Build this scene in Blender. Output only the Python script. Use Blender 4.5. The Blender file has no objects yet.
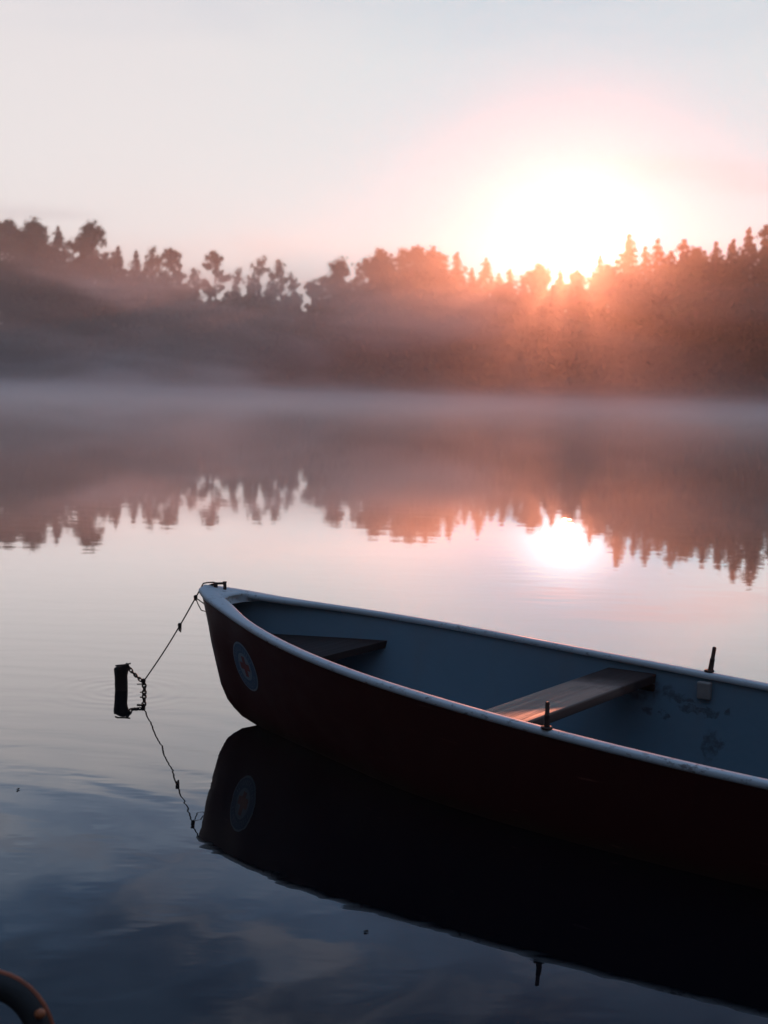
import bpy, math, random
import numpy as np
from mathutils import Vector, Matrix
R = math.radians
rnd = random.Random(7)
sc = bpy.context.scene
C = sc.collection

# ------------------------------------------------------------------ helpers
def link(o, parent=None):
    C.objects.link(o)
    if parent is not None: o.parent = parent
    return o
def mesh(name, verts, faces, mat, parent=None, smooth=True):
    me = bpy.data.meshes.new(name)
    me.from_pydata([tuple(v) for v in verts], [], [tuple(f) for f in faces])
    if mat is not None: me.materials.append(mat)
    if smooth: me.polygons.foreach_set('use_smooth', [True]*len(me.polygons))
    me.update()
    return link(bpy.data.objects.new(name, me), parent)
def quads(name, V, mat, parent=None):
    """V: (n,4,3) array of loose quads"""
    n = len(V); me = bpy.data.meshes.new(name)
    me.vertices.add(n*4); me.vertices.foreach_set('co', V.reshape(-1).astype(np.float32))
    me.loops.add(n*4); me.loops.foreach_set('vertex_index', np.arange(n*4, dtype=np.int32))
    me.polygons.add(n); me.polygons.foreach_set('loop_start', np.arange(0, n*4, 4, dtype=np.int32))
    me.materials.append(mat); me.update(calc_edges=True); me.validate()
    o = bpy.data.objects.new(name, me)
    return link(o, parent)
def empty(name, loc=(0,0,0), rz=0):
    o = bpy.data.objects.new(name, None); link(o); o.location = loc; o.rotation_euler = (0,0,rz); o.empty_display_size = .2
    return o
def tag(o, label=None, cat=None, group=None, kind=None):
    if label: o['label'] = label
    if cat: o['category'] = cat
    if group: o['group'] = group
    if kind: o['kind'] = kind
    return o
class MB:
    def __init__(s): s.v=[]; s.f=[]
    def tube(s, pts, rad, n=8, cap=True):
        pts=[Vector(p) for p in pts]; m=len(pts)
        rads = rad if hasattr(rad,'__len__') else [rad]*m
        b=len(s.v); up=None
        for i,p in enumerate(pts):
            t=(pts[min(i+1,m-1)]-pts[max(i-1,0)])
            t = t.normalized() if t.length>1e-9 else Vector((0,0,1))
            if up is None:
                up=Vector((0,0,1)) if abs(t.z)<.9 else Vector((1,0,0))
            a=t.cross(up)
            if a.length<1e-6: a=t.orthogonal()
            a.normalize(); up2=a.cross(t).normalized(); up=up2
            for k in range(n):
                an=2*math.pi*k/n
                s.v.append(p+(a*math.cos(an)+up2*math.sin(an))*rads[i])
        for i in range(m-1):
            for k in range(n):
                s.f.append((b+i*n+k,b+i*n+(k+1)%n,b+(i+1)*n+(k+1)%n,b+(i+1)*n+k))
        if cap:
            s.f.append(tuple(b+k for k in range(n))[::-1]); s.f.append(tuple(b+(m-1)*n+k for k in range(n)))
        return s
    def box(s, lo, hi, jit=0):
        b=len(s.v)
        for z in (lo[2],hi[2]):
            for (x,y) in ((lo[0],lo[1]),(hi[0],lo[1]),(hi[0],hi[1]),(lo[0],hi[1])): s.v.append(Vector((x,y,z)))
        for f in ((3,2,1,0),(4,5,6,7),(0,1,5,4),(1,2,6,5),(2,3,7,6),(3,0,4,7)): s.f.append(tuple(b+i for i in f))
        return s
    def build(s, name, mat, parent=None, smooth=True): return mesh(name, s.v, s.f, mat, parent, smooth)
def bevel(o, w, seg=2):
    m=o.modifiers.new('bevel','BEVEL'); m.width=w; m.segments=seg; m.limit_method='ANGLE'; m.angle_limit=R(35); return o
def cubic(xs, ys):
    xs=np.array(xs,float); ys=np.array(ys,float); n=len(xs); h=np.diff(xs)
    A=np.zeros((n,n)); b=np.zeros(n); A[0,0]=A[-1,-1]=1
    for i in range(1,n-1):
        A[i,i-1]=h[i-1]; A[i,i]=2*(h[i-1]+h[i]); A[i,i+1]=h[i]; b[i]=6*((ys[i+1]-ys[i])/h[i]-(ys[i]-ys[i-1])/h[i-1])
    M=np.linalg.solve(A,b)
    def f(s):
        s=min(max(s,xs[0]),xs[-1]); k=min(max(int(np.searchsorted(xs,s))-1,0),n-2); x=s-xs[k]; H=h[k]
        a=(ys[k+1]-ys[k])/H-H*(2*M[k]+M[k+1])/6
        return float(ys[k]+a*x+M[k]/2*x*x+(M[k+1]-M[k])/(6*H)*x**3)
    return f

# ------------------------------------------------------------------ materials
class NT:
    """tiny node-tree builder"""
    def __init__(s, tree): s.t=tree; s.n=tree.nodes; s.l=tree.links
    def node(s, typ, **kw):
        n=s.n.new(typ)
        ins=kw.pop('ins',{})
        for k,v in kw.items(): setattr(n,k,v)
        for k,v in ins.items(): s.set(n,k,v)
        return n
    def set(s,n,k,v):
        i=n.inputs[k]
        if isinstance(v,bpy.types.NodeSocket): s.l.new(v,i)
        elif isinstance(v,bpy.types.Node): s.l.new(v.outputs[0],i)
        else: i.default_value=v
    def math(s,op,a,b=0.0,c=None,clamp=False):
        n=s.n.new('ShaderNodeMath'); n.operation=op; n.use_clamp=clamp
        s.set(n,0,a); s.set(n,1,b)
        if c is not None: s.set(n,2,c)
        return n.outputs[0]
    def mixc(s,fac,a,b,blend='MIX'):
        n=s.n.new('ShaderNodeMix'); n.data_type='RGBA'; n.blend_type=blend
        s.set(n,0,fac); s.set(n,6,a); s.set(n,7,b); return n.outputs[2]
    def noise(s,vec,scale,detail=4,rough=.55,dist=0):
        n=s.n.new('ShaderNodeTexNoise'); s.set(n,'Vector',vec); n.inputs['Scale'].default_value=scale
        n.inputs['Detail'].default_value=detail; n.inputs['Roughness'].default_value=rough; n.inputs['Distortion'].default_value=dist
        return n.outputs[0]
    def mapping(s,vec,scale=(1,1,1),loc=(0,0,0),rot=(0,0,0)):
        n=s.n.new('ShaderNodeMapping'); s.set(n,'Vector',vec); n.inputs['Scale'].default_value=scale; n.inputs['Location'].default_value=loc; n.inputs['Rotation'].default_value=rot
        return n.outputs[0]
    def ramp(s,fac,stops):
        n=s.n.new('ShaderNodeValToRGB'); s.set(n,0,fac); e=n.color_ramp.elements
        while len(e)<len(stops): e.new(.5)
        for i,(p,c) in enumerate(stops):
            e[i].position=p; e[i].color=(c,c,c,1) if not hasattr(c,'__len__') else (*c,1)
        return n.outputs[0]
    def maprange(s,v,a,b,c=0.,d=1.,smooth=True):
        n=s.n.new('ShaderNodeMapRange'); n.interpolation_type='SMOOTHSTEP' if smooth else 'LINEAR'
        s.set(n,0,v); n.inputs[1].default_value=a; n.inputs[2].default_value=b; n.inputs[3].default_value=c; n.inputs[4].default_value=d
        return n.outputs[0]
def newmat(name):
    m=bpy.data.materials.new(name); m.use_nodes=True; t=NT(m.node_tree); b=m.node_tree.nodes['Principled BSDF']
    return m,t,b
def coords(t,out='Object'): return t.node('ShaderNodeTexCoord').outputs[out]
def simple(name,col,rough=.6,var=.3,scale=8,metal=0,bump=.0):
    m,t,b=newmat(name); co=coords(t); n=t.noise(co,scale,5)
    c=t.mixc(n,(*[x*(1-var) for x in col],1),(*[min(1,x*(1+var)) for x in col],1))
    t.set(b,'Base Color',c); b.inputs['Roughness'].default_value=rough; b.inputs['Metallic'].default_value=metal
    if bump:
        bp=t.node('ShaderNodeBump',ins={'Height':t.noise(co,scale*4,6)}); bp.inputs['Distance'].default_value=bump; bp.inputs['Strength'].default_value=.6
        t.set(b,'Normal',bp)
    return m

# boat paint ------------------------------------------------------
def hull_paint():
    m,t,b=newmat('red_hull_paint'); co=coords(t)
    n=t.noise(co,3,6,.6)
    streak=t.noise(t.mapping(co,(14,14,1.2)),1,5,.6)
    base=t.mixc(t.math('MULTIPLY',n,streak),(.05,.008,.009,1),(.075,.012,.013,1))
    sx=t.node('ShaderNodeSeparateXYZ',ins={0:co})
    # slime and grime band just over the waterline
    low=t.math('ADD',sx.outputs[2],t.math('MULTIPLY',t.noise(co,7,5),-.07))
    grime=t.maprange(low,.05,-.03)
    col=t.mixc(t.math('MULTIPLY',grime,.75),base,(.045,.028,.02,1))
    scr=t.ramp(t.noise(t.mapping(co,(5,5,60)),1,3,.5),[(.0,0),(.70,0),(.74,1)])
    col=t.mixc(t.math('MULTIPLY',scr,.25),col,(.33,.16,.13,1))
    t.set(b,'Base Color',col)
    t.set(b,'Roughness',t.maprange(n,.3,.7,.5,.7)); b.inputs['Specular IOR Level'].default_value=.2
    bp=t.node('ShaderNodeBump',ins={'Height':t.noise(co,22,4)}); bp.inputs['Distance'].default_value=.0007; bp.inputs['Strength'].default_value=.5
    t.set(b,'Normal',bp); return m
def rim_paint():
    m,t,b=newmat('white_rim_paint'); co=coords(t)
    n=t.noise(co,5,6,.6)
    base=t.mixc(n,(.58,.64,.68,1),(.78,.81,.82,1))
    wear=t.ramp(t.noise(t.mapping(co,(26,26,60)),1,5,.65),[(0,0),(.55,0),(.64,1)])
    patch=t.ramp(t.noise(co,2.3,3),[(0,0),(.42,0),(.56,1)])
    w=t.math('MULTIPLY',wear,patch)
    sx=t.node('ShaderNodeSeparateXYZ',ins={0:co})
    col=t.mixc(t.math('MULTIPLY',w,.8),base,(.16,.13,.12,1))
    grit=t.ramp(t.noise(co,55,3),[(0,0),(.63,0),(.72,1)])
    col=t.mixc(t.math('MULTIPLY',grit,.25),col,(.25,.23,.22,1))
    t.set(b,'Base Color',col); t.set(b,'Roughness',t.maprange(n,.3,.7,.5,.66)); 
    bp=t.node('ShaderNodeBump',ins={'Height':t.noise(co,30,4)}); bp.inputs['Distance'].default_value=.001; bp.inputs['Strength'].default_value=.5
    t.set(b,'Normal',bp); return m
def inner_paint():
    m,t,b=newmat('pale_blue_inner_paint'); co=coords(t)
    n=t.noise(co,2.6,6,.6)
    base=t.mixc(n,(.10,.20,.26,1),(.17,.28,.35,1))
    run=t.ramp(t.noise(t.mapping(co,(9,9,1.0)),1,5,.6),[(0,0),(.5,0),(.75,1)])
    base=t.mixc(t.math('MULTIPLY',run,.35),base,(.16,.19,.2,1))
    # scuffs and flaked patches around the rowlock and the thwart end: (s, z, rs, rz)
    sx=t.node('ShaderNodeSeparateXYZ',ins={0:co})
    wob=t.noise(co,16,5,.65); wob2=t.noise(t.mapping(co,loc=(3,7,1)),16,5,.65)
    S=t.math('ADD',sx.outputs[0],t.math('MULTIPLY',t.math('SUBTRACT',wob,.5),.16))
    Z=t.math('ADD',sx.outputs[2],t.math('MULTIPLY',t.math('SUBTRACT',wob2,.5),.10))
    side=t.maprange(sx.outputs[1],.1,.2)
    tot=None
    for (s0,z0,rs,rz) in ((2.10,.285,.05,.012),(2.17,.262,.06,.012),(2.22,.25,.03,.018),(2.05,.30,.035,.022),(2.25,.13,.03,.055),(1.93,.30,.09,.05),(2.29,.262,.016,.016),(2.03,.22,.014,.014),(1.97,.23,.02,.02)):
        d=t.math('SQRT',t.math('ADD',t.math('POWER',t.math('DIVIDE',t.math('SUBTRACT',S,s0),rs),2),t.math('POWER',t.math('DIVIDE',t.math('SUBTRACT',Z,z0),rz),2)))
        k=t.maprange(d,1.25,.6)
        tot=k if tot is None else t.math('MAXIMUM',tot,k)
    tot=t.math('MULTIPLY',t.math('MULTIPLY',tot,side),t.maprange(t.noise(co,45,4,.6),.3,.62,.15,.6))
    col=t.mixc(tot,base,(.035,.022,.02,1))
    t.set(b,'Base Color',col); b.inputs['Roughness'].default_value=.55
    bp=t.node('ShaderNodeBump',ins={'Height':t.noise(co,14,5)}); bp.inputs['Distance'].default_value=.003; bp.inputs['Strength'].default_value=.6
    t.set(b,'Normal',bp); return m
def plank_wood(name,dark,light,rough):
    m,t,b=newmat(name); co=coords(t)
    g=t.noise(t.mapping(co,(55,1.6,30)),1,7,.62,.4)
    n=t.noise(co,5,5)
    col=t.mixc(t.ramp(g,[(.3,0),(.7,1)]),(*dark,1),(*light,1))
    wet=t.ramp(t.noise(t.mapping(co,(9,5,9)),1,5,.6),[(0,0),(.52,0),(.62,1)])
    sx=t.node('ShaderNodeSeparateXYZ',ins={0:co})
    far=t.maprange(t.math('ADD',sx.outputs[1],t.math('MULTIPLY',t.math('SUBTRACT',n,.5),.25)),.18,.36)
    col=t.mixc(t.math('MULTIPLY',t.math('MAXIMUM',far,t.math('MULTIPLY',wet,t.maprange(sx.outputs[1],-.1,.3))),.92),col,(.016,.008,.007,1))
    t.set(b,'Base Color',col); t.set(b,'Roughness',t.math('ADD',t.maprange(g,.3,.7,rough-.1,rough+.12),t.math('MULTIPLY',far,.5)))
    bp=t.node('ShaderNodeBump',ins={'Height':g}); bp.inputs['Distance'].default_value=.002; bp.inputs['Strength'].default_value=.8
    t.set(b,'Normal',bp); return m
M={}
M['hull']=hull_paint(); M['rim']=rim_paint(); M['inner']=inner_paint()
M['plank']=plank_wood('worn_plank_wood',(.04,.022,.018),(.20,.13,.105),.44)
M['seatwood']=plank_wood('dark_seat_wood',(.010,.006,.006),(.024,.013,.011),.8)
M['iron']=simple('rusty_iron',(.09,.055,.045),.55,.5,40,.6,.002)
M['bracket']=simple('grey_bracket_wood',(.3,.27,.25),.6,.3,25,0,.002)
M['rope']=simple('dark_rope',(.03,.025,.022),.9,.4,60)
M['chain']=simple('wet_dark_chain',(.025,.022,.02),.5,.4,60,.5)
M['post']=simple('wet_black_timber',(.004,.0035,.0035),.95,.5,14,0,.006)
M['white']=simple('faded_white_decal',(.30,.41,.49),.6,.2,30)
M['blue']=simple('faded_blue_decal',(.07,.16,.27),.6,.25,30)
M['red']=simple('faded_red_decal',(.2,.02,.018),.5,.25,30)
M['rubber']=simple('black_rubber',(.012,.011,.011),.6,.4,20,0,.002)
M['sunlit_edge']=simple('orange_sunlit_edge',(.34,.085,.035),.45,.5,18,.3,.002)  # orange colour stands for red low sun on the hoop edge
M['bark']=simple('grey_bark',(.06,.045,.035),.9,.4,3)
def leafmat(name,a,b_):
    m,t,b=newmat(name); co=coords(t)
    n=t.noise(co,.5,4,.6); n2=t.noise(co,3,2)
    t.set(b,'Base Color',t.mixc(t.math('ADD',t.math('MULTIPLY',n,.6),t.math('MULTIPLY',n2,.4)),(*a,1),(*b_,1)))
    b.inputs['Roughness'].default_value=.75; b.inputs['Specular IOR Level'].default_value=0
    return m
M['broad']=leafmat('broadleaf_foliage',(.035,.055,.018),(.085,.115,.035))
M['spruce']=leafmat('spruce_needles',(.018,.035,.018),(.04,.065,.03))
M['pine']=leafmat('pine_needles',(.03,.05,.022),(.065,.09,.035))
M['wood']=leafmat('mixed_wood_foliage',(.025,.045,.018),(.06,.085,.03))

# ------------------------------------------------------------------ camera
F=1422.2; H0=385.93; ROLL=R(1.45); CAMZ=1.5
pitch=math.atan((512-H0)/F)
fwd=Vector((0,math.cos(pitch),-math.sin(pitch))); up0=Vector((0,math.sin(pitch),math.cos(pitch))); rt0=Vector((1,0,0))
rt=rt0*math.cos(ROLL)+up0*math.sin(ROLL); up=up0*math.cos(ROLL)-rt0*math.sin(ROLL)
cd=bpy.data.cameras.new('camera'); cam=link(bpy.data.objects.new('camera',cd))
mw=Matrix((rt,up,-fwd)).transposed().to_4x4(); mw.translation=(0,0,CAMZ); cam.matrix_world=mw
cd.sensor_fit='VERTICAL'; cd.sensor_height=36; cd.sensor_width=27; cd.lens=50; cd.clip_end=5000; cd.clip_start=.05
cd.dof.use_dof=True; cd.dof.focus_distance=5.6; cd.dof.aperture_fstop=3.4
sc.camera=cam
def view_dir(x,y): return (fwd*F+rt*(x-384)+up*(512-y))/F
def at_dist(x,y,Y):
    d=view_dir(x,y); return Vector((0,0,CAMZ))+d*(Y/d.y)
def at_z(x,y,z):
    d=view_dir(x,y); return Vector((0,0,CAMZ))+d*((z-CAMZ)/d.z)

# ------------------------------------------------------------------ light and sky
sd=view_dir(576,245); SUN_AZ=math.atan2(sd.x,sd.y)      ; SUN_EL=math.atan2(sd.z,math.hypot(sd.x,sd.y))
sunv=Vector((math.sin(SUN_AZ)*math.cos(SUN_EL),math.cos(SUN_AZ)*math.cos(SUN_EL),math.sin(SUN_EL)))
sl=bpy.data.lights.new('sun','SUN'); so=link(bpy.data.objects.new('sun',sl))
sl.energy=2.0; sl.angle=R(.55); sl.color=(1,.30,.15)
so.rotation_euler=(-sunv).to_track_quat('-Z','Y').to_euler(); so.location=(20,100,60)

w=bpy.data.worlds.new('World'); sc.world=w; w.use_nodes=True
t=NT(w.node_tree); bg=w.node_tree.nodes['Background']
sky=t.node('ShaderNodeTexSky'); sky.sky_type='NISHITA'; sky.sun_disc=False; sky.sun_elevation=SUN_EL; sky.sun_rotation=SUN_AZ
sky.air_density=1.2; sky.dust_density=1.5; sky.ozone_density=1.5; sky.altitude=400
gen=coords(t,'Generated')
nv=t.node('ShaderNodeVectorMath',operation='NORMALIZE',ins={0:gen}).outputs[0]
sep=t.node('ShaderNodeSeparateXYZ',ins={0:nv}); zz=sep.outputs[2]
dot=t.node('ShaderNodeVectorMath',operation='DOT_PRODUCT',ins={0:nv,1:tuple(sunv)}).outputs['Value']
ang=t.math('MULTIPLY',t.math('ARCCOSINE',t.math('MINIMUM',dot,.999999)),180/math.pi)
el=t.math('MULTIPLY',t.math('ARCSINE',zz),180/math.pi)
# cloud deck: projected on a plane overhead so streaks lie flat towards the horizon
den=t.math('ADD',t.math('MAXIMUM',zz,0.0),.12)
px_=t.math('DIVIDE',sep.outputs[0],den); py_=t.math('DIVIDE',sep.outputs[1],den)
cvec=t.node('ShaderNodeCombineXYZ',ins={0:px_,1:py_,2:0.0}).outputs[0]
cl=t.noise(t.mapping(cvec,(1.5,2.2,1),loc=(3.1,1.7,0)),1.6,7,.55,.3)
cl2=t.noise(t.mapping(cvec,(.9,3.0,1),loc=(7.3,2.2,0)),1.3,6,.5,.2)
az=t.math('ARCTAN2',sep.outputs[0],sep.outputs[1])
NISH=0.07
base=t.mixc(1.0,sky.outputs[0],(NISH*.42,NISH*.66,NISH*1.1,1),'MULTIPLY')
# sky opposite the sun is dimmed near the horizon to darken camera-facing sides
fdot=t.math('ADD',t.math('MULTIPLY',sep.outputs[0],math.sin(SUN_AZ)),t.math('MULTIPLY',sep.outputs[1],math.cos(SUN_AZ)))
dim=t.math('MAXIMUM',t.maprange(fdot,-.55,.6,.13,1.0),t.maprange(el,20.,60.,0.,1.))
base=t.mixc(1.0,base,t.node('ShaderNodeCombineXYZ',ins={0:dim,1:dim,2:dim}).outputs[0],'MULTIPLY')
base=t.mixc(1.0,base,t.mixc(t.maprange(el,28.,48.),(0,0,0,1),(.15,.215,.32,1)),'ADD')
# thin high veil lit by the low sun: bright on the sun side and low down, thinning overhead
eln=t.math('ADD',el,t.math('MULTIPLY',t.math('SUBTRACT',cl,.5),t.maprange(el,12.,19.,2.,13.)))
veil_el=t.maprange(el,36.0,26.0)
veil_sun=t.maprange(ang,100.0,22.0,.025,1.0)
veil=t.math('MULTIPLY',veil_el,veil_sun)
vcol=t.ramp(t.maprange(eln,0.0,30.0,0,1,False),[(0,(.89,.83,.80)),(.2,(.87,.825,.815)),(.43,(.82,.78,.785)),(.52,(.67,.685,.735)),(.58,(.33,.43,.58)),(.67,(.13,.225,.38)),(.75,(.08,.14,.24)),(.87,(.035,.07,.135))])
# close to the sun the veil colour is darkened and cooled to offset haze glow
near=t.math('POWER',2.71828,t.math('MULTIPLY',t.math('POWER',t.math('DIVIDE',ang,10.5),2),-1.0))
near2=t.math('POWER',2.71828,t.math('MULTIPLY',t.math('POWER',t.math('DIVIDE',ang,6.5),2),-1.0))
vcol=t.mixc(1.0,vcol,t.mixc(near,(1,1,1,1),(.52,.96,1.02,1)),'MULTIPLY')
vcol=t.mixc(1.0,vcol,t.mixc(near2,(1,1,1,1),(.22,.66,.84,1)),'MULTIPLY')
c2=t.mixc(veil,base,vcol)
# soft broken clouds overhead, the ones mirrored in the near water
ck=t.noise(t.mapping(cvec,(1.0,1.25,1),loc=(5.2,3.3,0)),3.4,6,.55,.5)
ck=t.math('MULTIPLY',t.math('MULTIPLY',t.maprange(ck,.46,.66),t.maprange(el,15.,18.)),t.maprange(el,34.,21.,.25,.62))
c2=t.mixc(ck,c2,(.33,.35,.42,1))
# faint streaks of darker cloud near the sun
wn=t.noise(t.node('ShaderNodeCombineXYZ',ins={0:t.math('MULTIPLY',az,14.0),1:t.math('MULTIPLY',el,2.2),2:0.0}).outputs[0],1.0,5,.6,.3)
st=None
for (cx,cy_,wa,he,k) in ((572,183,1.7,.22,.30),(700,170,2.6,.33,.26),(760,186,2.2,.3,.2),(640,160,3.0,.25,.10),(30,212,2.6,.25,.16)):
    q=view_dir(cx,cy_); a0=math.atan2(q.x,q.y); e0=math.degrees(math.atan2(q.z,math.hypot(q.x,q.y)))
    da=t.math('DIVIDE',t.math('SUBTRACT',az,a0),R(wa)); de=t.math('DIVIDE',t.math('SUBTRACT',t.math('ADD',el,t.math('MULTIPLY',t.math('SUBTRACT',wn,.5),.5)),e0),he)
    g=t.math('MULTIPLY',t.math('POWER',2.71828,t.math('MULTIPLY',t.math('ADD',t.math('MULTIPLY',da,da),t.math('MULTIPLY',de,de)),-1.0)),t.maprange(wn,.3,.6,.6*k,1.8*k))
    st=g if st is None else t.math('ADD',st,g)
c3=t.mixc(st,c2,(.50,.44,.47,1))
# aureole of the sun through thin cloud
g1=t.math('POWER',2.71828,t.math('MULTIPLY',t.math('POWER',t.math('DIVIDE',ang,1.6),2),-1.0))
g2=t.math('POWER',2.71828,t.math('MULTIPLY',ang,-1/5.0))
gl=t.mixc(1.0,t.mixc(g1,(0,0,0,1),(1.2,1.2,1.2,1)),t.mixc(g2,(0,0,0,1),(.0,.035,.08,1)),'ADD')
c4=t.mixc(1.0,c3,gl,'ADD')
t.set(bg,'Color',c4); bg.inputs['Strength'].default_value=1.80

# ------------------------------------------------------------------ water
def water_mat():
    m,t,b=newmat('still_lake_water'); co=coords(t)
    b.inputs['Base Color'].default_value=(.002,.004,.007,1); b.inputs['Roughness'].default_value=.5; b.inputs['Specular IOR Level'].default_value=0
    ln=t.node('ShaderNodeVectorMath',operation='LENGTH',ins={0:co}).outputs['Value']
    n1=t.noise(t.mapping(co,(1,2.2,1),rot=(0,0,R(14))),1.6,3,.5)
    n2=t.noise(t.mapping(co,(1,1.6,1),rot=(0,0,R(-20))),6.0,3,.5)
    n3=t.noise(t.mapping(co,(.16,.4,1)),1.0,3,.5)
    h=t.math('ADD',t.math('MULTIPLY',n1,.0007),t.math('MULTIPLY',n2,.00007))
    h=t.math('ADD',h,t.math('MULTIPLY',n3,.0006))
    # rings spreading from the mooring post
    dv=t.node('ShaderNodeVectorMath',operation='SUBTRACT',ins={0:co,1:(-1.7,4.3,0)}).outputs[0]
    r=t.node('ShaderNodeVectorMath',operation='LENGTH',ins={0:dv}).outputs['Value']
    ring=t.math('MULTIPLY',t.math('SINE',t.math('ADD',t.math('MULTIPLY',r,24.0),t.math('MULTIPLY',n1,8.0))),t.maprange(r,6.5,1.5,0,.00014))
    h=t.math('ADD',h,ring)
    dv=t.node('ShaderNodeVectorMath',operation='SUBTRACT',ins={0:co,1:(-1.24,6.76,0)}).outputs[0]
    r=t.node('ShaderNodeVectorMath',operation='LENGTH',ins={0:dv}).outputs['Value']
    h=t.math('ADD',h,t.math('MULTIPLY',t.math('SINE',t.math('MULTIPLY',r,75.0)),t.maprange(r,.55,.03,0,.00016)))
    bp=t.node('ShaderNodeBump',ins={'Height':h}); bp.inputs['Distance'].default_value=1.0; bp.inputs['Strength'].default_value=1.0
    fr=t.node('ShaderNodeFresnel',ins={'IOR':1.33,'Normal':bp})
    gl=t.node('ShaderNodeBsdfGlossy',ins={'Roughness':.006,'Normal':bp}); gl.inputs['Color'].default_value=(1,1,1,1)
    mx=t.node('ShaderNodeMixShader',ins={0:t.math('MINIMUM',t.math('MULTIPLY',fr,1.8),.96),1:b.outputs[0],2:gl})
    t.l.new(mx.outputs[0],m.node_tree.nodes['Material Output'].inputs['Surface']); return m
WX=430
mesh('water',[(-WX,-WX,0),(WX,-WX,0),(WX,WX,0),(-WX,WX,0)],[(0,1,2,3)],water_mat())['kind']='structure'

# ------------------------------------------------------------------ far bank
def shore(x):
    return float(np.interp(x,[-430,-160,-70,0,25,60,120,430],[215,222,224,226,212,166,140,130]))
hillf=cubic([-430,-160,-90,-55,-20,15,40,75,140,430],[14,13.5,12,8.5,5,5.5,6,7,9,12])
def land(x,y):
    d=y-shore(x)
    k=min(max(d/28,0),1); k=k*k*(3-2*k)
    n=.7*math.sin(x*.11+y*.07)+.5*math.sin(x*.23-y*.13)
    return -.6+min(max((d+3)/6,0),1)*1.1+k*(hillf(x)+n)
gx=np.linspace(-429,429,144); V=[];Fc=[]
ds=[-6,-3,-1,1,3,6,10,15,20,26,34,50,80,130,200]
for x in gx:
    for d in ds:
        y=min(shore(x)+d,429); V.append((x,y,land(x,y)))
nd=len(ds)
for i in range(len(gx)-1):
    for j in range(nd-1): Fc.append((i*nd+j,(i+1)*nd+j,(i+1)*nd+j+1,i*nd+j+1))
mesh('hillside',V,Fc,simple('forest_floor',(.045,.045,.025),.95,.4,.4))['kind']='structure'

# ------------------------------------------------------------------ trees
rs=np.random.RandomState(5)
def leaf_quads(P, size, flat=.0):
    n=len(P); a=rs.normal(size=(n,3)); a/=np.linalg.norm(a,axis=1)[:,None]+1e-9
    b=np.cross(a,rs.normal(size=(n,3))); b/=np.linalg.norm(b,axis=1)[:,None]+1e-9
    s=size*rs.uniform(.55,1.3,size=(n,1)); l=s*rs.uniform(.5,1,size=(n,1))
    return np.stack([P-a*s*.5-b*l*.35,P+a*s*.5-b*l*.35,P+a*s*.35+b*l*.5,P-a*s*.35+b*l*.5],axis=1)
def lobes_points(centers, radii, n):
    """leaf positions: every lobe carries a dozen uneven sprays, leaves thin out towards their rims"""
    r=np.array(radii); Ce=np.array(centers); SC=[];SR=[]
    for c,q in zip(Ce,r):
        m=rs.randint(7,13); d=rs.normal(size=(m,3)); d/=np.linalg.norm(d,axis=1)[:,None]; d[:,2]=d[:,2]*.75+.12
        SC.append(c+d*q*rs.uniform(.35,1.05,size=(m,1))); SR.append(q*rs.uniform(.16,.48,size=m))
    SC=np.concatenate(SC); SR=np.concatenate(SR)
    k=rs.choice(len(SR),n,p=SR**1.7/np.sum(SR**1.7))
    return SC[k]+rs.normal(size=(n,3))*SR[k][:,None]*np.array([.62,.62,.45])
def limb_tube(mb,a,b,r0,r1):
    a=Vector(a);b=Vector(b);m=(a+b)/2+Vector((rnd.uniform(-.3,.3),rnd.uniform(-.3,.3),rnd.uniform(-.1,.3)))
    mb.tube([a,m,b],[r0,(r0+r1)/2,r1],5,False)
# every kind is built 1 m-per-unit at a nominal height of 12 m, base at origin
def broadleaf(seed, wide=.34, base=.28, nl=24, n=11000, leaf=.25, open_=False):
    global rs; rs=np.random.RandomState(seed); H=12.
    Ce=[];Ra=[]
    for i in range(nl):
        u=rs.uniform(0,1); z=H*(base+(.9-base)*u); env=math.sin(math.pi*min(1,.18+.80*u))**.7
        a=rs.uniform(0,2*math.pi); rr=H*wide*env*math.sqrt(rs.uniform(.03,1))*.72
        Ce.append((rr*math.cos(a),rr*math.sin(a),z)); Ra.append(H*rs.uniform(.075,.145)*(.62 if open_ else 1)*(1.12-.4*u))
    Ce.append((rs.uniform(-.6,.6),0,H*.9)); Ra.append(H*.06)
    P=lobes_points(Ce,Ra,n); P=P[P[:,2]<H*1.02]
    # stray sprays beyond the lobes
    k=rs.randint(0,len(P),n//16); P=np.concatenate([P,P[k]+rs.normal(size=(len(k),3))*.22])
    tr=MB(); top=H*.8
    tr.tube([(0,0,-.6),(.1,0,H*.2),(.0,.15,H*.5),(.1,.05,top)],[.32,.24,.15,.04],7,False)
    for c,r in zip(Ce,Ra):
        z0=max(H*.15,min(c[2]-1.5,top-.5)); limb_tube(tr,(0,0.05,z0),c,.10,.025)
    return tr,leaf_quads(P,leaf)
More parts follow.
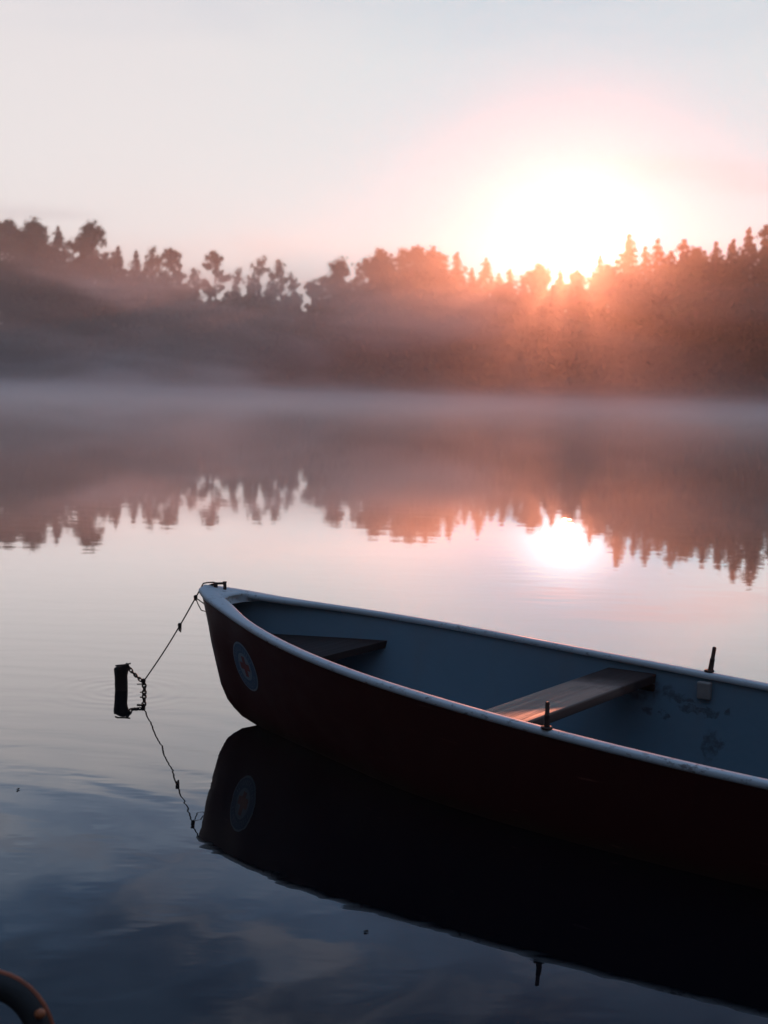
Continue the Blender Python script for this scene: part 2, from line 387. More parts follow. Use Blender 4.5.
def spruce(seed, wide=.21, n_br=150, leaf=.27):
    global rs; rs=np.random.RandomState(seed); H=12.; P=[]
    tr=MB(); tr.tube([(0,0,-.6),(0,0,H*.5),(0,0,H*.985)],[.26,.15,.015],6,False)
    nlev=26
    for li in range(nlev):
        u=li/(nlev-1); z=H*(.06+.92*u); L0=H*wide*(1-u)**.58+.10
        nb=max(6,int(12*(1-u)+5))
        for k in range(nb):
            a=rs.uniform(0,2*math.pi); L=L0*rs.uniform(.55,1.2); m=max(4,int(L*26))
            tt=rs.uniform(.08,1,size=m); dr=.35*L*tt**1.5-.10*L
            x=np.cos(a)*L*tt; y=np.sin(a)*L*tt
            j=rs.normal(size=(m,3))*np.array([.10,.10,.12])*(.5+.5*min(1,L))
            P.append(np.stack([x,y,z-dr],1)+j)
    P.append(np.stack([rs.normal(size=14)*.05,rs.normal(size=14)*.05,H*rs.uniform(.93,1.0,14)],1))
    return tr,leaf_quads(np.concatenate(P),leaf)
def tuft_pine(seed, n=1500, leaf=.36, low=.62):
    global rs; rs=np.random.RandomState(seed); H=12.; Ce=[];Ra=[]
    for i in range(9):
        u=rs.uniform(0,1); z=H*(low+(.97-low)*u); a=rs.uniform(0,2*math.pi); rr=rs.uniform(.2,1.7)*(1.15-.7*u)
        Ce.append((rr*math.cos(a),rr*math.sin(a),z)); Ra.append(rs.uniform(.4,.8))
    Ce.append((.1,0,H*.96)); Ra.append(.45)
    for i in range(3):
        a=rs.uniform(0,6.28); Ce.append((1.0*math.cos(a),1.0*math.sin(a),H*rs.uniform(.38,.6))); Ra.append(.35)
    P=lobes_points(Ce,Ra,n); P[:,2]=P[:,2]
    tr=MB(); tr.tube([(0,0,-.6),(.12,0,H*.35),(-.05,.08,H*.7),(.1,0,H*.96)],[.2,.16,.11,.03],6,False)
    for c in Ce: limb_tube(tr,(0,0,c[2]-.5),c,.06,.02)
    return tr,leaf_quads(P,leaf)
KIND={}
def proto(key,gen,fol):
    tr,Q=gen; me=[]
    o=tr.build('trunk',M['bark']); tm=o.data; bpy.data.objects.remove(o)
    o=quads('crown',Q,M[fol]); cm=o.data; bpy.data.objects.remove(o)
    zmax=float(np.percentile(Q[:,:,2],99.7)); wx=float(np.percentile(np.abs(Q[:,:,0]),97))*2
    KIND[key]=(tm,cm,zmax,wx)
proto('b0',broadleaf(11),'broad'); proto('b1',broadleaf(23,.30,.22,26),'broad'); proto('b2',broadleaf(37,.38,.26,30,13000),'broad')
proto('o0',broadleaf(41,.30,.3,32,4600,.22,True),'broad'); proto('o1',broadleaf(58,.26,.35,26,3600,.22,True),'broad')
proto('r0',broadleaf(71,.34,.34,50,7000,.22,True),'broad'); proto('r1',broadleaf(82,.30,.25,30,8000,.21),'broad')
proto('s0',spruce(3),'spruce'); proto('s1',spruce(8,.18),'spruce'); proto('s2',spruce(15,.25),'spruce')
proto('p0',tuft_pine(4),'pine'); proto('p1',tuft_pine(9,1300,.36,.5),'pine')
NAME={'r':('broadleaf_tree','tree'),'b':('broadleaf_tree','tree'),'o':('broadleaf_tree','tree'),'s':('spruce_tree','tree'),'p':('pine_tree','tree')}
def plant(key,x,y,top,width=None,label=None,group=None):
    tm,cm,zm,wx=KIND[key]; z0=land(x,y); h=top-z0; sz=h/zm
    sxy=min(max(width/wx,.85*sz),1.2*sz)
    r=empty(NAME[key[0]][0],(x,y,z0),rnd.uniform(-.5,.5)); r.scale=(sxy,sxy,sz)
    link(bpy.data.objects.new('trunk',tm),r); link(bpy.data.objects.new('crown',cm),r)
    tag(r,label,NAME[key[0]][1],group); return r
def plant_px(key,px,py,wpx,Y,label,group='trees on the far skyline'):
    p=at_dist(px,py,Y); plant(key,p.x,p.y,p.z,wpx/F*Y,label,group)
SK=[
 ('b2',  4,221, 46,246,'broad leafy tree on the hilltop at the left edge of the photo'),
 ('b0', 36,222, 34,245,'second leafy tree from the left edge on the hill, its crown slightly lower'),
 ('s0',   58,231, 40,246,'small dark conifer tip just left of the round airy hill tree'),
 ('r0', 92,223, 44,242,'round airy tree with see-through crown, tallest on the left hill slope'),
 ('s1',118,250, 32,241,'narrow spruce just right of the round airy hill tree'),
 ('s1',136,254, 29,243,'thin spruce between the narrow spruce and the upright bushy tree'),
 ('r1',153,250, 26,240,'upright tree with dense bushy head, close left neighbour of a leaning pine'),
 ('p0',173,249, 18,241,'tufted pine with thin leaning head, at the edge of the first skyline drop'),
 ('o1',197,269, 24,244,'small loose tree left of the tall thin pine with a top tuft'),
 ('p0',216,252, 18,244,'tall thin pine with a single top tuft over the low gap'),
 ('o0',236,270, 24,246,'low open tree just right of the tall thin pine'),
 ('o0',258,259, 34,243,'open crowned tree, left half of the broad pair over the low ridge'),
 ('o1',282,261, 20,244,'open crowned tree, right half of the broad pair over the low ridge'),
 ('b1',296,292, 22,246,'low bushy tree in the skyline notch right of the broad pair'),
 ('p0',312,282, 12,247,'wispy sapling standing in the skyline notch'),
 ('b0',340,261, 44,240,'rounded full tree just right of the skyline notch'),
 ('o1',362,272, 18,243,'thin gappy tree between the rounded full tree and the wide grove'),
 ('b1',384,251, 40,240,'wide leafy tree opening the tall middle grove'),
 ('b2',412,248, 44,240,'tallest leafy tree of the middle grove'),
 ('b0',436,251, 36,238,'leafy tree at the right end of the tall middle grove'),
 ('s2',457,256, 44,240,'dark spruce spire closing the middle grove on its right'),
 ('s1',472,271, 25,241,'short slim spruce in the dip right of the middle grove'),
 ('s0',486,262, 40,238,'pointed spruce rising from the dip, left of the sun'),
 ('s1',499,276, 29,240,'smallest spruce in the dip left of the sun'),
 ('s2',510,272, 36,238,'low wide spruce two trees left of the sunlit leafy crown'),
 ('s1',523,281, 29,238,'lowest spruce tip in the sun-side dip'),
 ('b1',542,265, 30,232,'leafy crown directly left of the sun'),
 ('s0',560,272, 29,230,'short spruce under the left rim of the sun glare'),
 ('b0',578,272, 30,228,'low leafy crown exactly below the sun'),
 ('s1',600,259, 29,220,'thin spruce tip directly right of the sun glare'),
 ('b1',611,266, 20,216,'squat leafy tree between the thin spruce tip and the tall spruce right of the sun'),
 ('s0',629,240, 52,208,'tall spruce with sharp tip, first big one right of the sun'),
 ('s0',645,252, 28,203,'shorter spruce filling the gap right of the tall sharp spruce'),
 ('s1',658,244, 32,198,'slim spruce right of the short gap filling spruce'),
 ('s2',671,256, 26,196,'low broad spruce between the slim spruce and the pointed spruce'),
 ('s2',684,245, 40,190,'pointed spruce left of the wide dark leafy tree'),
 ('b1',701,250, 34,186,'wide dark leafy tree near the right end of the wood'),
 ('s0',716,248, 36,182,'dark spruce just right of the wide dark leafy tree'),
 ('s2',733,245, 30,180,'full dark spruce third from the right edge'),
 ('s1',749,234, 32,176,'tall slim spruce second from the right edge'),
 ('s2',766,231, 52,173,'dark broad spruce cut by the right edge of the photo'),
]
for r_ in SK: plant_px(*r_)
# wood below and beyond the skyline reads as one mass
def far_wood():
    global rs; rs=np.random.RandomState(77)
    allQ=[]
    top_px=np.array([(a[1],a[2]) for a in SK],float)
    CE=[(-420,225),(-60,222),(0,226),(60,235),(78,237),(118,258),(128,266),(150,268),(165,272),(178,276),(187,294),(205,292),(225,291),(245,286),(270,286),(288,300),(301,304),(318,296),(330,281),(350,281),(362,286),(375,275),(400,266),(430,268),(450,274),(470,287),(490,287),(510,286),(530,291),(545,279),(575,283),(595,280),(612,276),(622,262),(650,258),(700,256),(730,254),(745,250),(768,243),(900,240),(1200,235)]
    cu=[c[0] for c in CE]; ca=[view_dir(*c).z/view_dir(*c).y for c in CE]; cs=[view_dir(*c).x/view_dir(*c).y for c in CE]
    def ceiling(x,y): return CAMZ+float(np.interp(x/y,cs,ca))*y
    for i in range(680):
        row=i%4; x=-112+212*((i*.6180339)%1); d=[rs.uniform(1.5,6),rs.uniform(7,15),rs.uniform(16,26),rs.uniform(22,40)][row]; y=shore(x)+d
        z0=land(x,y); top=ceiling(x,y)-abs(rs.normal())*[4,3,2.0,1.6][row]+.3*rs.normal()
        if row<2: top=min(top,z0+rs.uniform(8,16))
        top=max(top,z0+2.5); h=top-z0; wd=rs.uniform(2.0,3.6); n=int((850 if row<2 else 1350)+rs.uniform(0,240))
        if rs.uniform()<(.8 if x>22 else .4):
            u=rs.uniform(0,1,n)**.75; rr=wd*.75*(1-u)**.8*np.sqrt(rs.uniform(.1,1,n))*(.75+.35*np.sin(u*40+i))+.06
            a=rs.uniform(0,6.283,n); P=np.stack([x+rr*np.cos(a),y+rr*np.sin(a),z0+u*h],1)
        else:
            m=10; Ce=np.stack([x+rs.uniform(-1,1,m)*wd*.7,y+rs.uniform(-1,1,m)*wd*.7,z0+h*rs.uniform(.12,.86,m)],1); Ra=rs.uniform(.9,1.9,m)
            Ce[0]=(x,y,z0+h-1.0); Ra[0]=1.0
            P=lobes_points(Ce,Ra,n); P=P[P[:,2]<top+.4]
        allQ.append(leaf_quads(P,.62 if row<2 else .42))
    # bushes hanging over the water
    for i in range(260):
        x=rs.uniform(-150,140); y=shore(x)+rs.uniform(-1,3); n=90
        P=np.array([x,y,.7])+rs.normal(size=(n,3))*np.array([1.2,.8,.9]); P[:,2]=np.abs(P[:,2])
        allQ.append(leaf_quads(P,.5))
    o=quads('far_wood',np.concatenate(allQ),M['wood'])
    tag(o,'dark misty wooded mass of the far bank below the skyline trees','wood',kind='stuff')
far_wood()

# ------------------------------------------------------------------ haze and mist
def volume_box(name,lo,hi,mat):
    mb=MB().box(lo,hi); o=mb.build(name,mat,smooth=False); o['kind']='stuff'; return o
m=bpy.data.materials.new('haze_air'); m.use_nodes=True; t=NT(m.node_tree); m.node_tree.nodes.remove(m.node_tree.nodes['Principled BSDF'])
pv=t.node('ShaderNodeVolumePrincipled'); pv.inputs['Color'].default_value=(.98,.90,.89,1); pv.inputs['Density Attribute'].default_value=''
pv.inputs['Density'].default_value=.0007; pv.inputs['Anisotropy'].default_value=.915
t.l.new(pv.outputs[0],m.node_tree.nodes['Material Output'].inputs['Volume'])
hz=volume_box('haze',(-440,-440,-2),(440,440,33),m)
tag(hz,'thin warm morning haze filling the air over the lake','haze')
m=bpy.data.materials.new('lake_mist'); m.use_nodes=True; t=NT(m.node_tree); m.node_tree.nodes.remove(m.node_tree.nodes['Principled BSDF'])
pv=t.node('ShaderNodeVolumePrincipled'); pv.inputs['Color'].default_value=(1,.97,.97,1); pv.inputs['Density Attribute'].default_value=''; pv.inputs['Anisotropy'].default_value=.72
co=coords(t); s_=t.node('ShaderNodeSeparateXYZ',ins={0:co})
nz=t.noise(t.mapping(co,(.045,.02,.16)),1.0,5,.6,.5)
edge=t.math('MULTIPLY',t.maprange(s_.outputs[1],45.,195.),t.maprange(s_.outputs[2],20.,9.))
low=t.math('POWER',2.71828,t.math('MULTIPLY',s_.outputs[2],-1/.4))
lowd=t.math('MULTIPLY',low,t.maprange(nz,.36,.66,.03,.2))
upd=t.math('MULTIPLY',t.math('MULTIPLY',t.math('ADD',t.maprange(nz,.45,.72),.16),t.maprange(s_.outputs[0],40.,-30.,.3,1.)),.026)
upd=t.math('MULTIPLY',upd,t.maprange(s_.outputs[1],80.,150.)); dens=t.math('MULTIPLY',t.math('ADD',lowd,upd),edge)
thin=t.math('MULTIPLY',t.math('POWER',2.71828,t.math('MULTIPLY',s_.outputs[2],-1/.6)),t.math('MULTIPLY',t.maprange(s_.outputs[1],9.,24.),t.maprange(t.noise(t.mapping(co,(.09,.05,.5)),1.0,4,.6,.6),.34,.66,.001,.022)))
dens=t.math('ADD',dens,thin)
t.set(pv,'Density',dens); t.l.new(pv.outputs[0],m.node_tree.nodes['Material Output'].inputs['Volume'])
ms=volume_box('mist',(-150,9,.03),(120,205,20),m)
tag(ms,'white mist lying on the lake and drifting up before the far wood','mist')

# ------------------------------------------------------------------ rowing boat
TH=R(-37.28); HEEL=R(1.48)
boat=empty('rowing_boat',(-.803,6.362,0)); boat.rotation_mode='XYZ'
boat.matrix_world=Matrix.Translation((-.803,6.362,0))@Matrix.Rotation(TH,4,'Z')@Matrix.Rotation(HEEL,4,'X')
tag(boat,'dark red rowing boat with white rim and pale blue inside, moored by its bow','rowing boat')
L=4.2
zg=cubic([0,.12,.3,.6,1.0,1.6,2.4,3.2,4.2],[.578,.561,.536,.504,.468,.424,.383,.356,.36])
wg=cubic([0,.12,.3,.6,1.0,1.6,2.4,3.2,4.2],[.018,.104,.19,.322,.455,.55,.592,.561,.44])
w0=cubic([.32,.6,1.02,1.45,2.0,2.8,3.5,4.2],[.0,.10,.245,.385,.475,.50,.46,.34])
STM=[(.60,.006),(.579,.012),(.474,.038),(.347,.066),(.255,.095),(.155,.128),(.081,.174),(.03,.25),(.006,.32),(-.03,.46),(-.07,.7),(-.11,1.2)]
sz_=np.array([a for a,b in STM])[::-1]; sx_=np.array([b for a,b in STM])[::-1]
def stem_s(z): return float(np.interp(z,sz_,sx_))
def stem_z(s): return float(np.interp(s,sx_[::-1],sz_[::-1]))
ZB=-.12
def W(s,z,ins=0.):
    """outer half width of the hull at station s and height z"""
    g=zg(s); G=wg(s)
    if s<.32:
        zb=stem_z(s); q=min(max((z-zb)/max(g-zb,.01),0),1); wv=G*q**.8
    elif z>=0:
        q=min(z/g,1); wv=w0(s)+(G-w0(s))*q**.85
    else:
        zb=min(stem_z(s),-.005); q=min(max(z/zb,0),1); wv=w0(s)*math.sqrt(max(1-q*q,0))
    return max(wv,.012)-ins
NA,NTT=64,22
def shell(side_inset,t0,top_drop,smin=0.):
    V=[];
    for i in range(NA+1):
        a=(i/NA)**1.25
        for j in range(NTT+1):
            tt=t0+(1-t0)*(j/NTT)
            s=0.
            for _ in range(12):
                z=ZB+(zg(s)-top_drop-ZB)*tt; s=stem_s(z)
            s0=max(s+side_inset*2.2,smin); s=s0+(L-side_inset-s0)*a
            z=ZB+(zg(s)-top_drop-ZB)*tt
            yy=max(W(s,z)-side_inset,.004)
            V.append((s,yy,z))
    return V
def hull_mesh(name,inset,t0,drop,mat,parent,flip=False,transom=True):
    Vh=shell(inset,t0,drop); n=NTT+1; V=[(s,-y,z) for s,y,z in Vh]+list(Vh); o=len(Vh); Fc=[]
    for i in range(NA):
        for j in range(NTT):
            q=(i*n+j,(i+1)*n+j,(i+1)*n+j+1,i*n+j+1); Fc.append(q); Fc.append(tuple(o+k for k in q)[::-1])
    for j in range(NTT):   # stem joint and transom
        Fc.append((j,j+1,o+j+1,o+j)); k=NA*n
        Fc.append((o+k+j,o+k+j+1,k+j+1,k+j))
    for i in range(NA):    # bottom joint
        Fc.append((i*n,o+i*n,o+(i+1)*n,(i+1)*n))
    if flip: Fc=[f[::-1] for f in Fc]
    return mesh(name,V,Fc,mat,parent)
hull_mesh('hull',0,0,.012,M['hull'],boat)
hull_mesh('inner_hull',.022,.22,.010,M['inner'],boat,flip=True)
# rolled white rim, swept round the bow and down both sides
def rim():
    st=[0,.012,.028,.045,.065,.09,.12,.16,.2,.25,.3,.36,.43]+list(np.linspace(.5,L,44))
    prof=[]   # (outward, up) rounded section, outward positive
    def sect(hw,hh):
        P=[]
        for k in range(16):
            a=2*math.pi*k/16; c,s=math.cos(a),math.sin(a)
            P.append((hw*math.copysign(abs(c)**.55,c),hh*math.copysign(abs(s)**.55,s)))
        return P
    V=[];Fc=[]
    path=[(s,-1) for s in reversed(st)]+[(s,1) for s in st[1:]]
    pts=[]
    for s,sg in path:
        pts.append(Vector((max(s,.042),sg*max(wg(s)-.018,.0) if s>0.001 else 0,zg(s))))
    m=len(pts)
    for i,p in enumerate(pts):
        tn=(pts[min(i+1,m-1)]-pts[max(i-1,0)]).normalized(); out=Vector((0,0,1)).cross(tn)  # points away from the boat on near side?
        out=-out if (out.dot(Vector((p.x-1.6,p.y,0)))<0) else out
        out.z=0; out.normalize(); s=path[i][0]
        hw=.022+.018*math.exp(-((s-.2)/.2)**2)*min(1,s/.08); hh=.0125+.002*max(0,1-s/.6)
        for (a,b) in sect(hw,hh): V.append(p+out*(a-(hw-.022))+Vector((0,0,1))*(b-.001))
    n=16
    for i in range(m-1):
        for k in range(n): Fc.append((i*n+k,i*n+(k+1)%n,(i+1)*n+(k+1)%n,(i+1)*n+k))
    Fc.append(tuple(range(n))); Fc.append(tuple((m-1)*n+k for k in range(n)))
    o=mesh('rim',V,Fc,M['rim'],boat)
    return o
rim_o=rim()
import bmesh
def fixn(o):
    bm=bmesh.new(); bm.from_mesh(o.data); bmesh.ops.recalc_face_normals(bm,faces=bm.faces); bm.to_mesh(o.data); bm.free()
fixn(rim_o)
# bow cap (breasthook) closing the point between the rims
V=[];Fc=[]; st=[.02,.05,.09,.13,.17,.21,.25]
for s in st:
    for k in range(7):
        q=-1+2*k/6; back=.05*(1-q*q) if s==st[-1] else 0
        V.append((s-back,q*(wg(s)-.020),zg(s)+.0115+.004*(1-q*q)))
    for k in range(7):
        q=-1+2*k/6; back=.05*(1-q*q) if s==st[-1] else 0
        V.append((s-back,q*(wg(s)-.014),zg(s)-.02))
for i in range(len(st)-1):
    for k in range(6):
        Fc.append((i*14+k,(i+1)*14+k,(i+1)*14+k+1,i*14+k+1)); Fc.append((i*14+7+k+1,(i+1)*14+7+k+1,(i+1)*14+7+k,i*14+7+k))
b=(len(st)-1)*14
for k in range(6): Fc.append((b+k,b+7+k,b+7+k+1,b+k+1))
fixn(mesh('bow_cap',V,Fc,M['rim'],boat))
# bow seat
V=[];Fc=[]; st=list(np.linspace(.14,.80,12)); zt=.385
for s in st:
    for k in range(5): V.append((s,(-1+k/2)*(W(s,zt)-.024),zt))
    for k in range(5): V.append((s,(-1+k/2)*(W(s,zt-.03)-.024),zt-.03))
for i in range(len(st)-1):
    for k in range(4):
        Fc.append((i*10+k,(i+1)*10+k,(i+1)*10+k+1,i*10+k+1)); Fc.append((i*10+5+k+1,(i+1)*10+5+k+1,(i+1)*10+5+k,i*10+5+k))
b=(len(st)-1)*10
for k in range(4): Fc.append((b+k,b+5+k,b+5+k+1,b+k+1))
fixn(mesh('bow_seat',V,Fc,M['seatwood'],boat,smooth=False))
# thwart: one worn plank, its ends cut to the hull side
def thwart(s0,s1,zt,th):
    V=[];Fc=[]; ns=6; nv=13
    for lev in (0,1):
        for i in range(ns+1):
            s=s0+(s1-s0)*i/ns; hw=W(s,zt-th*lev)-.023
            for k in range(nv): V.append((s,(-1+2*k/(nv-1))*hw,zt-lev*th))
    N=(ns+1)*nv
    for i in range(ns):
        for k in range(nv-1):
            q=(i*nv+k,(i+1)*nv+k,(i+1)*nv+k+1,i*nv+k+1); Fc.append(q); Fc.append(tuple(N+x for x in q)[::-1])
    for i in range(ns):
        for k in (0,nv-1): Fc.append((i*nv+k,(i+1)*nv+k,N+(i+1)*nv+k,N+i*nv+k))
    for k in range(nv-1):
        for i in (0,ns): Fc.append((i*nv+k,i*nv+k+1,N+i*nv+k+1,N+i*nv+k))
    o=mesh('thwart',V,Fc,M['plank'],boat,smooth=False); fixn(o); return bevel(o,.006)
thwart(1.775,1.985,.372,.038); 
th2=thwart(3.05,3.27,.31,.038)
# cleats carrying the thwart ends against the side
for sg in (-1,1):
    mb=MB(); pts=[(s,sg*(W(s,.312)-.032),.318) for s in np.linspace(1.79,1.985,7)]
    mb.tube(pts,.015,6); mb.build('thwart_rest',M['seatwood'],boat)
# rowlock pins with their blocks
def pin(s,sg,lean,h):
    g=zg(s)+.015; y=sg*(wg(s)-.010)
    mb=MB(); top=Vector((s+lean,y,g+h))
    b0=Vector((s,y,g-.03))
    def P(u): return b0.lerp(top,u)
    mb.tube([P(0),P(.3),P(.6),P(.62),P(.64),P(.97),P(1)],[.0105,.0105,.0095,.0105,.0078,.0078,.006],10)
    o=mb.build('rowlock_pin',M['iron'],boat)
    mb=MB(); mb.tube([(s,y,g-.002),(s,y,g+.005),(s,y,g+.0055)],[.02,.019,.012],12); mb.build('collar',M['iron'],o)
    mb=MB(); yi=sg*(W(s,g-.08)-.022)
    mb.box((s-.028,min(yi,yi-sg*.026),g-.105),(s+.028,max(yi,yi-sg*.026),g-.036))
    bevel(mb.build('rowlock_block',M['bracket'],boat,smooth=False),.006)
pin(2.150,-1,.001,.088); pin(2.194,1,.019,.098)
# bow handle: bar on two short legs
def bowpt(s,v,z): return Vector((s,v,zg(s)+z))
mb=MB()
mb.tube([bowpt(.045,.0,.016),bowpt(.06,.010,.024),bowpt(.075,.016,.032),bowpt(.118,.026,.042)],.0055,8)
mb.tube([bowpt(.118,.026,.008),bowpt(.118,.026,.043),bowpt(.118,.026,.050)],[.0075,.0075,.010],8)
mb.tube([bowpt(.072,.015,.008),bowpt(.072,.015,.036)],[.010,.009],8)
mb.build('bow_handle',M['iron'],boat)
# round emblem on the near bow side, following the curve of the hull
def hp(s,z,off):
    e=.004; p=Vector((s,-W(s,z),z)); ds_=Vector((2*e,-W(s+e,z)+W(s-e,z),0)); dz_=Vector((0,-W(s,z+e)+W(s,z-e),2*e))
    n=ds_.cross(dz_).normalized()
    if n.y>0: n=-n
    return p+n*off
EC=(.425,.302); ER=.112
def emap(a,b,off):  # a along, b up, unit disc
    return hp(EC[0]+a*ER*.92,EC[1]+b*ER,off)
def conform(name,poly,off,mat,parent,sub=0):
    V=[emap(a,b,off) for a,b in poly[0]]; return mesh(name,V,poly[1],mat,parent)
def annulus(r0,r1,n=48,m=3):
    P=[];Fc=[]
    for j in range(m+1):
        r=r0+(r1-r0)*j/m
        for k in range(n): P.append((r*math.cos(2*math.pi*k/n),r*math.sin(2*math.pi*k/n)))
    for j in range(m):
        for k in range(n): Fc.append((j*n+k,j*n+(k+1)%n,(j+1)*n+(k+1)%n,(j+1)*n+k))
    return P,Fc
def gridrect(x0,x1,y0,y1,n=4,rot=0.,ctr=(0,0)):
    P=[];Fc=[]
    for i in range(n+1):
        for j in range(n+1):
            x=x0+(x1-x0)*i/n; y=y0+(y1-y0)*j/n; P.append((ctr[0]+x*math.cos(rot)-y*math.sin(rot),ctr[1]+x*math.sin(rot)+y*math.cos(rot)))
    for i in range(n):
        for j in range(n): a=i*(n+1)+j; Fc.append((a,a+n+1,a+n+2,a+1))
    return P,Fc
em=conform('emblem',annulus(.001,1.0,48,8),.0022,M['white'],boat)
conform('ring',annulus(.56,.93,48,3),.0034,M['blue'],em)
P=[];Fc=[]
for (x0,x1,y0,y1) in ((-.14,.14,-.42,.42),(-.42,-.142,-.14,.14),(.142,.42,-.14,.14)):
    p,f=gridrect(x0,x1,y0,y1,6); b=len(P); P+=p; Fc+=[tuple(b+i for i in q) for q in f]
conform('cross',(P,Fc),.0034,M['red'],em)
P=[];Fc=[]
for k in range(30):
    if k==15: conform('lettering',(P,Fc),.0046,M['white'],em); P=[];Fc=[]
    if k in (0,1,14,15,16,29): continue
    a=2*math.pi*k/30; r=.745; ww=rnd.choice([.022,.03,.036])
    for (x0,x1,y0,y1) in rnd.choice([[(-ww,-ww+.02,-.09,.09),(ww-.02,ww,-.09,.09)],[(-.012,.012,-.09,.09)],[(-ww,-ww+.02,-.09,.09),(-ww+.021,ww,.05,.09)],[(-ww,-ww+.02,-.09,.09),(-ww+.021,ww,-.09,-.05)]]):
        p,f=gridrect(x0,x1,y0,y1,1,a+math.pi/2,(r*math.cos(a),r*math.sin(a))); b=len(P); P+=p; Fc+=[tuple(b+i for i in q) for q in f]
conform('lettering',(P,Fc),.0046,M['white'],em)
for o in boat.children_recursive:
    if o.name.split('.')[0] in ('emblem','ring','cross','lettering'): fixn(o)

# ------------------------------------------------------------------ rope, chain, post
BW=boat.matrix_world
def bw(s,v,z): return BW@Vector((s,v,z))
post_c=at_z(121.5,690,0); knot=at_dist(143.5,681.5,6.70); wat=at_z(143.5,694,0)
rope_a=bw(.004,0,.586)
mb=MB()
N=26; pts=[]
for i in range(N+1):
    u=i/N; p=rope_a.lerp(knot,u); p=p+Vector((0,0,-.018*math.sin(math.pi*u))); pts.append(p)
lead=[bw(.085,.02,.60),bw(.06,.010,.604),bw(.03,.002,.600),bw(.012,-.003,.595)]
mb.tube(lead+pts,.0033,7)
def knotball(c,r,turns=3):
    P=[]
    for k in range(turns*10+1):
        a=2*math.pi*k/10; P.append(c+Vector((math.cos(a)*r*.8,math.sin(a*.7)*r*.8,math.sin(a)*r+ (k/(turns*10)-.5)*r*2)))
    mb.tube(P,.0034,6)
def on(u): return rope_a.lerp(knot,u)+Vector((0,0,-.018*math.sin(math.pi*u)))
knotball(on(.11),.007); knotball(on(.37),.0075); knotball(knot,.009)
# slack loops by the bow and a tag end under the middle knot
k0=on(.11); lp=[k0,k0+Vector((.012,0,-.03)),k0+Vector((.028,-.01,-.055)),k0+Vector((.05,-.015,-.06)),k0+Vector((.056,-.012,-.045)),k0+Vector((.04,-.006,-.026)),k0+Vector((.015,0,-.01)),k0]
mb.tube(lp,.0026,6)
k1=on(.37); mb.tube([k1,k1+Vector((.006,0,-.012)),k1+Vector((.004,.0,-.03)),k1+Vector((-.002,0,-.022)),k1],.0036,6)
ro=mb.build('mooring_rope',M['rope']); tag(ro,'thin dark mooring rope with knots running from the bow to the post','rope')
# post
mb=MB(); nseg=14; rr=.031; V=[];Fc=[]
zs=[-.5,-.2,-.05,-.01,.03,.07,.1,.118]
for i,z in enumerate(zs):
    for k in range(nseg):
        a=2*math.pi*k/nseg; r=rr*(1+.06*math.sin(3*a+i)+.05*math.sin(5*a+2*i))*(1+.12*(z>.09))
        V.append(Vector((r*math.cos(a)-.02*z,r*math.sin(a),z+(.010*math.cos(a)+.004*math.sin(4*a))*(i==len(zs)-1))))
for i in range(len(zs)-1):
    for k in range(nseg): Fc.append((i*nseg+k,i*nseg+(k+1)%nseg,(i+1)*nseg+(k+1)%nseg,(i+1)*nseg+k))
Fc.append(tuple((len(zs)-1)*nseg+k for k in range(nseg)))
po=mesh('mooring_post',V,Fc,M['post']); po.location=(post_c.x,post_c.y,0)
tag(po,'short black weathered timber post sticking out of the still water','mooring post')
# chain of oval links from the post head to the knot and down into the water
mb=MB()
def chain(path,n,lw=.0115,r=.0036):
    # even samples along the path, every second link turned
    P=[Vector(p) for p in path]; L_=[0]
    for a,b in zip(P,P[1:]): L_.append(L_[-1]+(b-a).length)
    def pos(q):
        q*=L_[-1]
        for i in range(len(P)-1):
            if q<=L_[i+1] or i==len(P)-2:
                u=(q-L_[i])/max(L_[i+1]-L_[i],1e-9); return P[i].lerp(P[i+1],u)
    for k in range(n):
        a=pos(k/n); b=pos((k+1)/n); d=(b-a); ln=d.length*.72; d.normalize(); c=(a+b)/2
        sx=d.cross(Vector((0,1,0))).normalized(); sy=d.cross(sx).normalized(); sd=sx if k%2 else (sy*.8+sx*.6).normalized()
        ring=[c+d*ln*math.cos(2*math.pi*j/10)+sd*lw*.62*math.sin(2*math.pi*j/10) for j in range(11)]
        mb.tube(ring,r,6)
ptop=Vector((post_c.x,post_c.y,.118))
chain([ptop+Vector((.028,-.012,.012)),ptop+Vector((.050,-.01,-.024)),knot+Vector((-.012,0,.005))],6)
chain([knot+Vector((0,0,.004)),knot*.5+Vector((wat.x,knot.y,0))*.5+Vector((.006,0,.0)),Vector((knot.x+.002,knot.y,-.03))],6,.014,.0042)
mb.tube([ptop+Vector((-.024,-.028,.006)),ptop+Vector((-.01,-.036,.010)),ptop+Vector((.02,-.026,.012)),ptop+Vector((.045,-.012,.016))],.004,6)
for dz,dx in ((-.012,-.03),(.0,-.012)): mb.tube([knot+Vector((0,0,dz)),knot+Vector((dx,-.004,dz-.001))],.0028,6)
mb.tube([knot+Vector((0,0,-.05)),knot+Vector((-.016,-.004,-.052))],.0028,6)
co_=mb.build('mooring_chain',M['chain']); tag(co_,'knotted dark chain linking the post head to the rope end','chain')

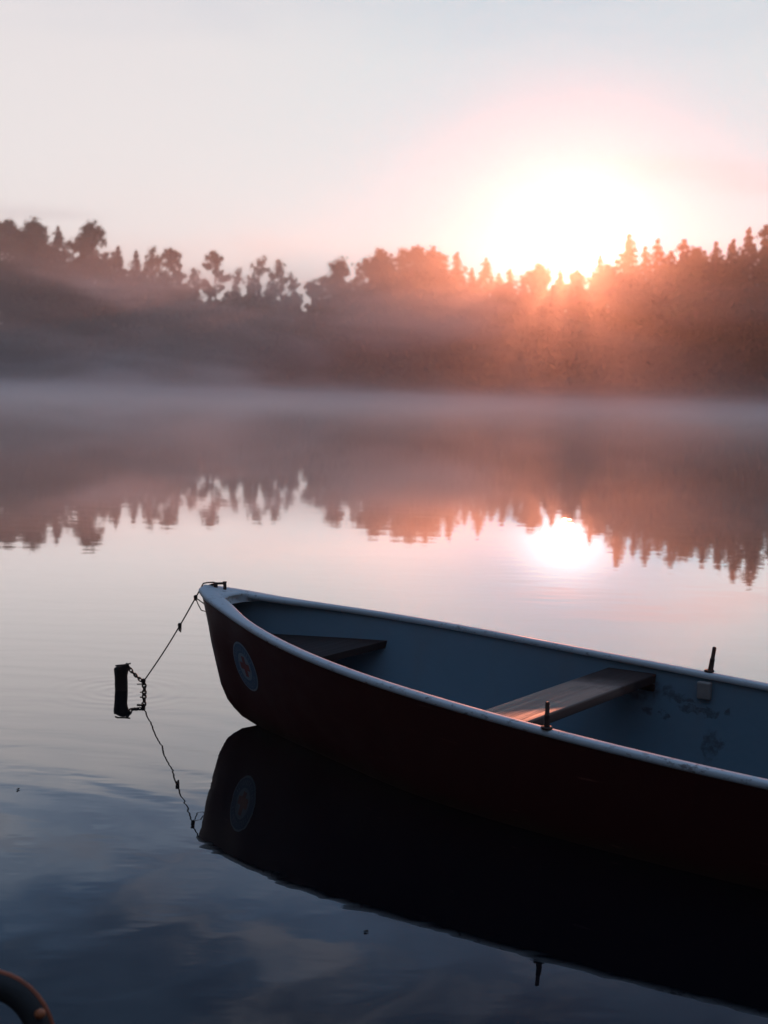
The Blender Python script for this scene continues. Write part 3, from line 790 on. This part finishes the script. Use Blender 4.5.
# ------------------------------------------------------------------ hoop at the lower left
hc=at_dist(-20,1053,3.0)
ho=empty('rubber_hoop',(hc.x,hc.y,0))
mb=MB(); Rr=.135
def arc(r,off=0,n=40): return [Vector((r*math.cos(2*math.pi*k/n),off+.05*math.sin(2*math.pi*k/n),hc.z+r*math.sin(2*math.pi*k/n))) for k in range(n+1)]
mb.tube(arc(Rr),.030,12,False); mb.build('hoop_body',M['rubber'],ho)
mb=MB(); mb.tube(arc(Rr+.026,.004),.0085,8,False); mb.build('sunlit_band',M['sunlit_edge'],ho)  # band paints the grazing sunlight along the hoop's edge
a_=R(36); bp_=Vector(((Rr+.034)*math.cos(a_),-.012,hc.z+(Rr+.034)*math.sin(a_))); dr_=Vector((math.cos(a_),-.3,math.sin(a_))).normalized()
mb=MB(); mb.tube([bp_-dr_*.01,bp_,bp_+dr_*.006,bp_+dr_*.008],[.011,.011,.008,.003],10); mb.build('bolt_head',simple('orange_bolt_paint',(.55,.16,.06),.35,.3,30),ho)
tag(ho,'black rubber hoop with an orange edge painted as sunlight at the bottom left corner','rubber hoop')

# ------------------------------------------------------------------ specks on the water
lm=simple('dead_leaf',(.05,.035,.025),.7,.4,60)
for (px,py,sz,lab) in ((18,789,.0042,'tiny dark leaf floating on open water below and left of the post'),(366,931,.0042,'tiny dark leaf floating below the mirrored side of the boat')):
    c=at_z(px,py,.0035); V=[];n=9
    for k in range(n):
        a=2*math.pi*k/n; r=sz*(1+.35*math.cos(a*2+px)+.12*rnd.uniform(-1,1)); V.append((r*math.cos(a)*1.5,r*math.sin(a)*.8,.0025*math.sin(a*2)+.001))
    V.append((0,0,-.0015)); Fc=[(k,(k+1)%n,n) for k in range(n)]
    lo=mesh('floating_leaf',V,Fc,lm); lo.location=c; lo.rotation_euler=(0,0,rnd.uniform(0,3)); tag(lo,lab,'leaf','leaves floating on the lake')
    sd_=lo.modifiers.new('thick','SOLIDIFY'); sd_.thickness=.0012

# ------------------------------------------------------------------ render settings
sc.render.engine='CYCLES'
sc.view_settings.view_transform='Standard'; sc.view_settings.look='None'; sc.view_settings.exposure=-.85; sc.view_settings.gamma=1
cy=sc.cycles; cy.use_denoising=True; cy.max_bounces=6; cy.volume_bounces=4; cy.glossy_bounces=3; cy.diffuse_bounces=2; cy.transparent_max_bounces=8
cy.sample_clamp_indirect=6; cy.sample_clamp_direct=0; cy.caustics_reflective=False; cy.caustics_refractive=False
cy.volume_step_rate=1.0; cy.volume_max_steps=256
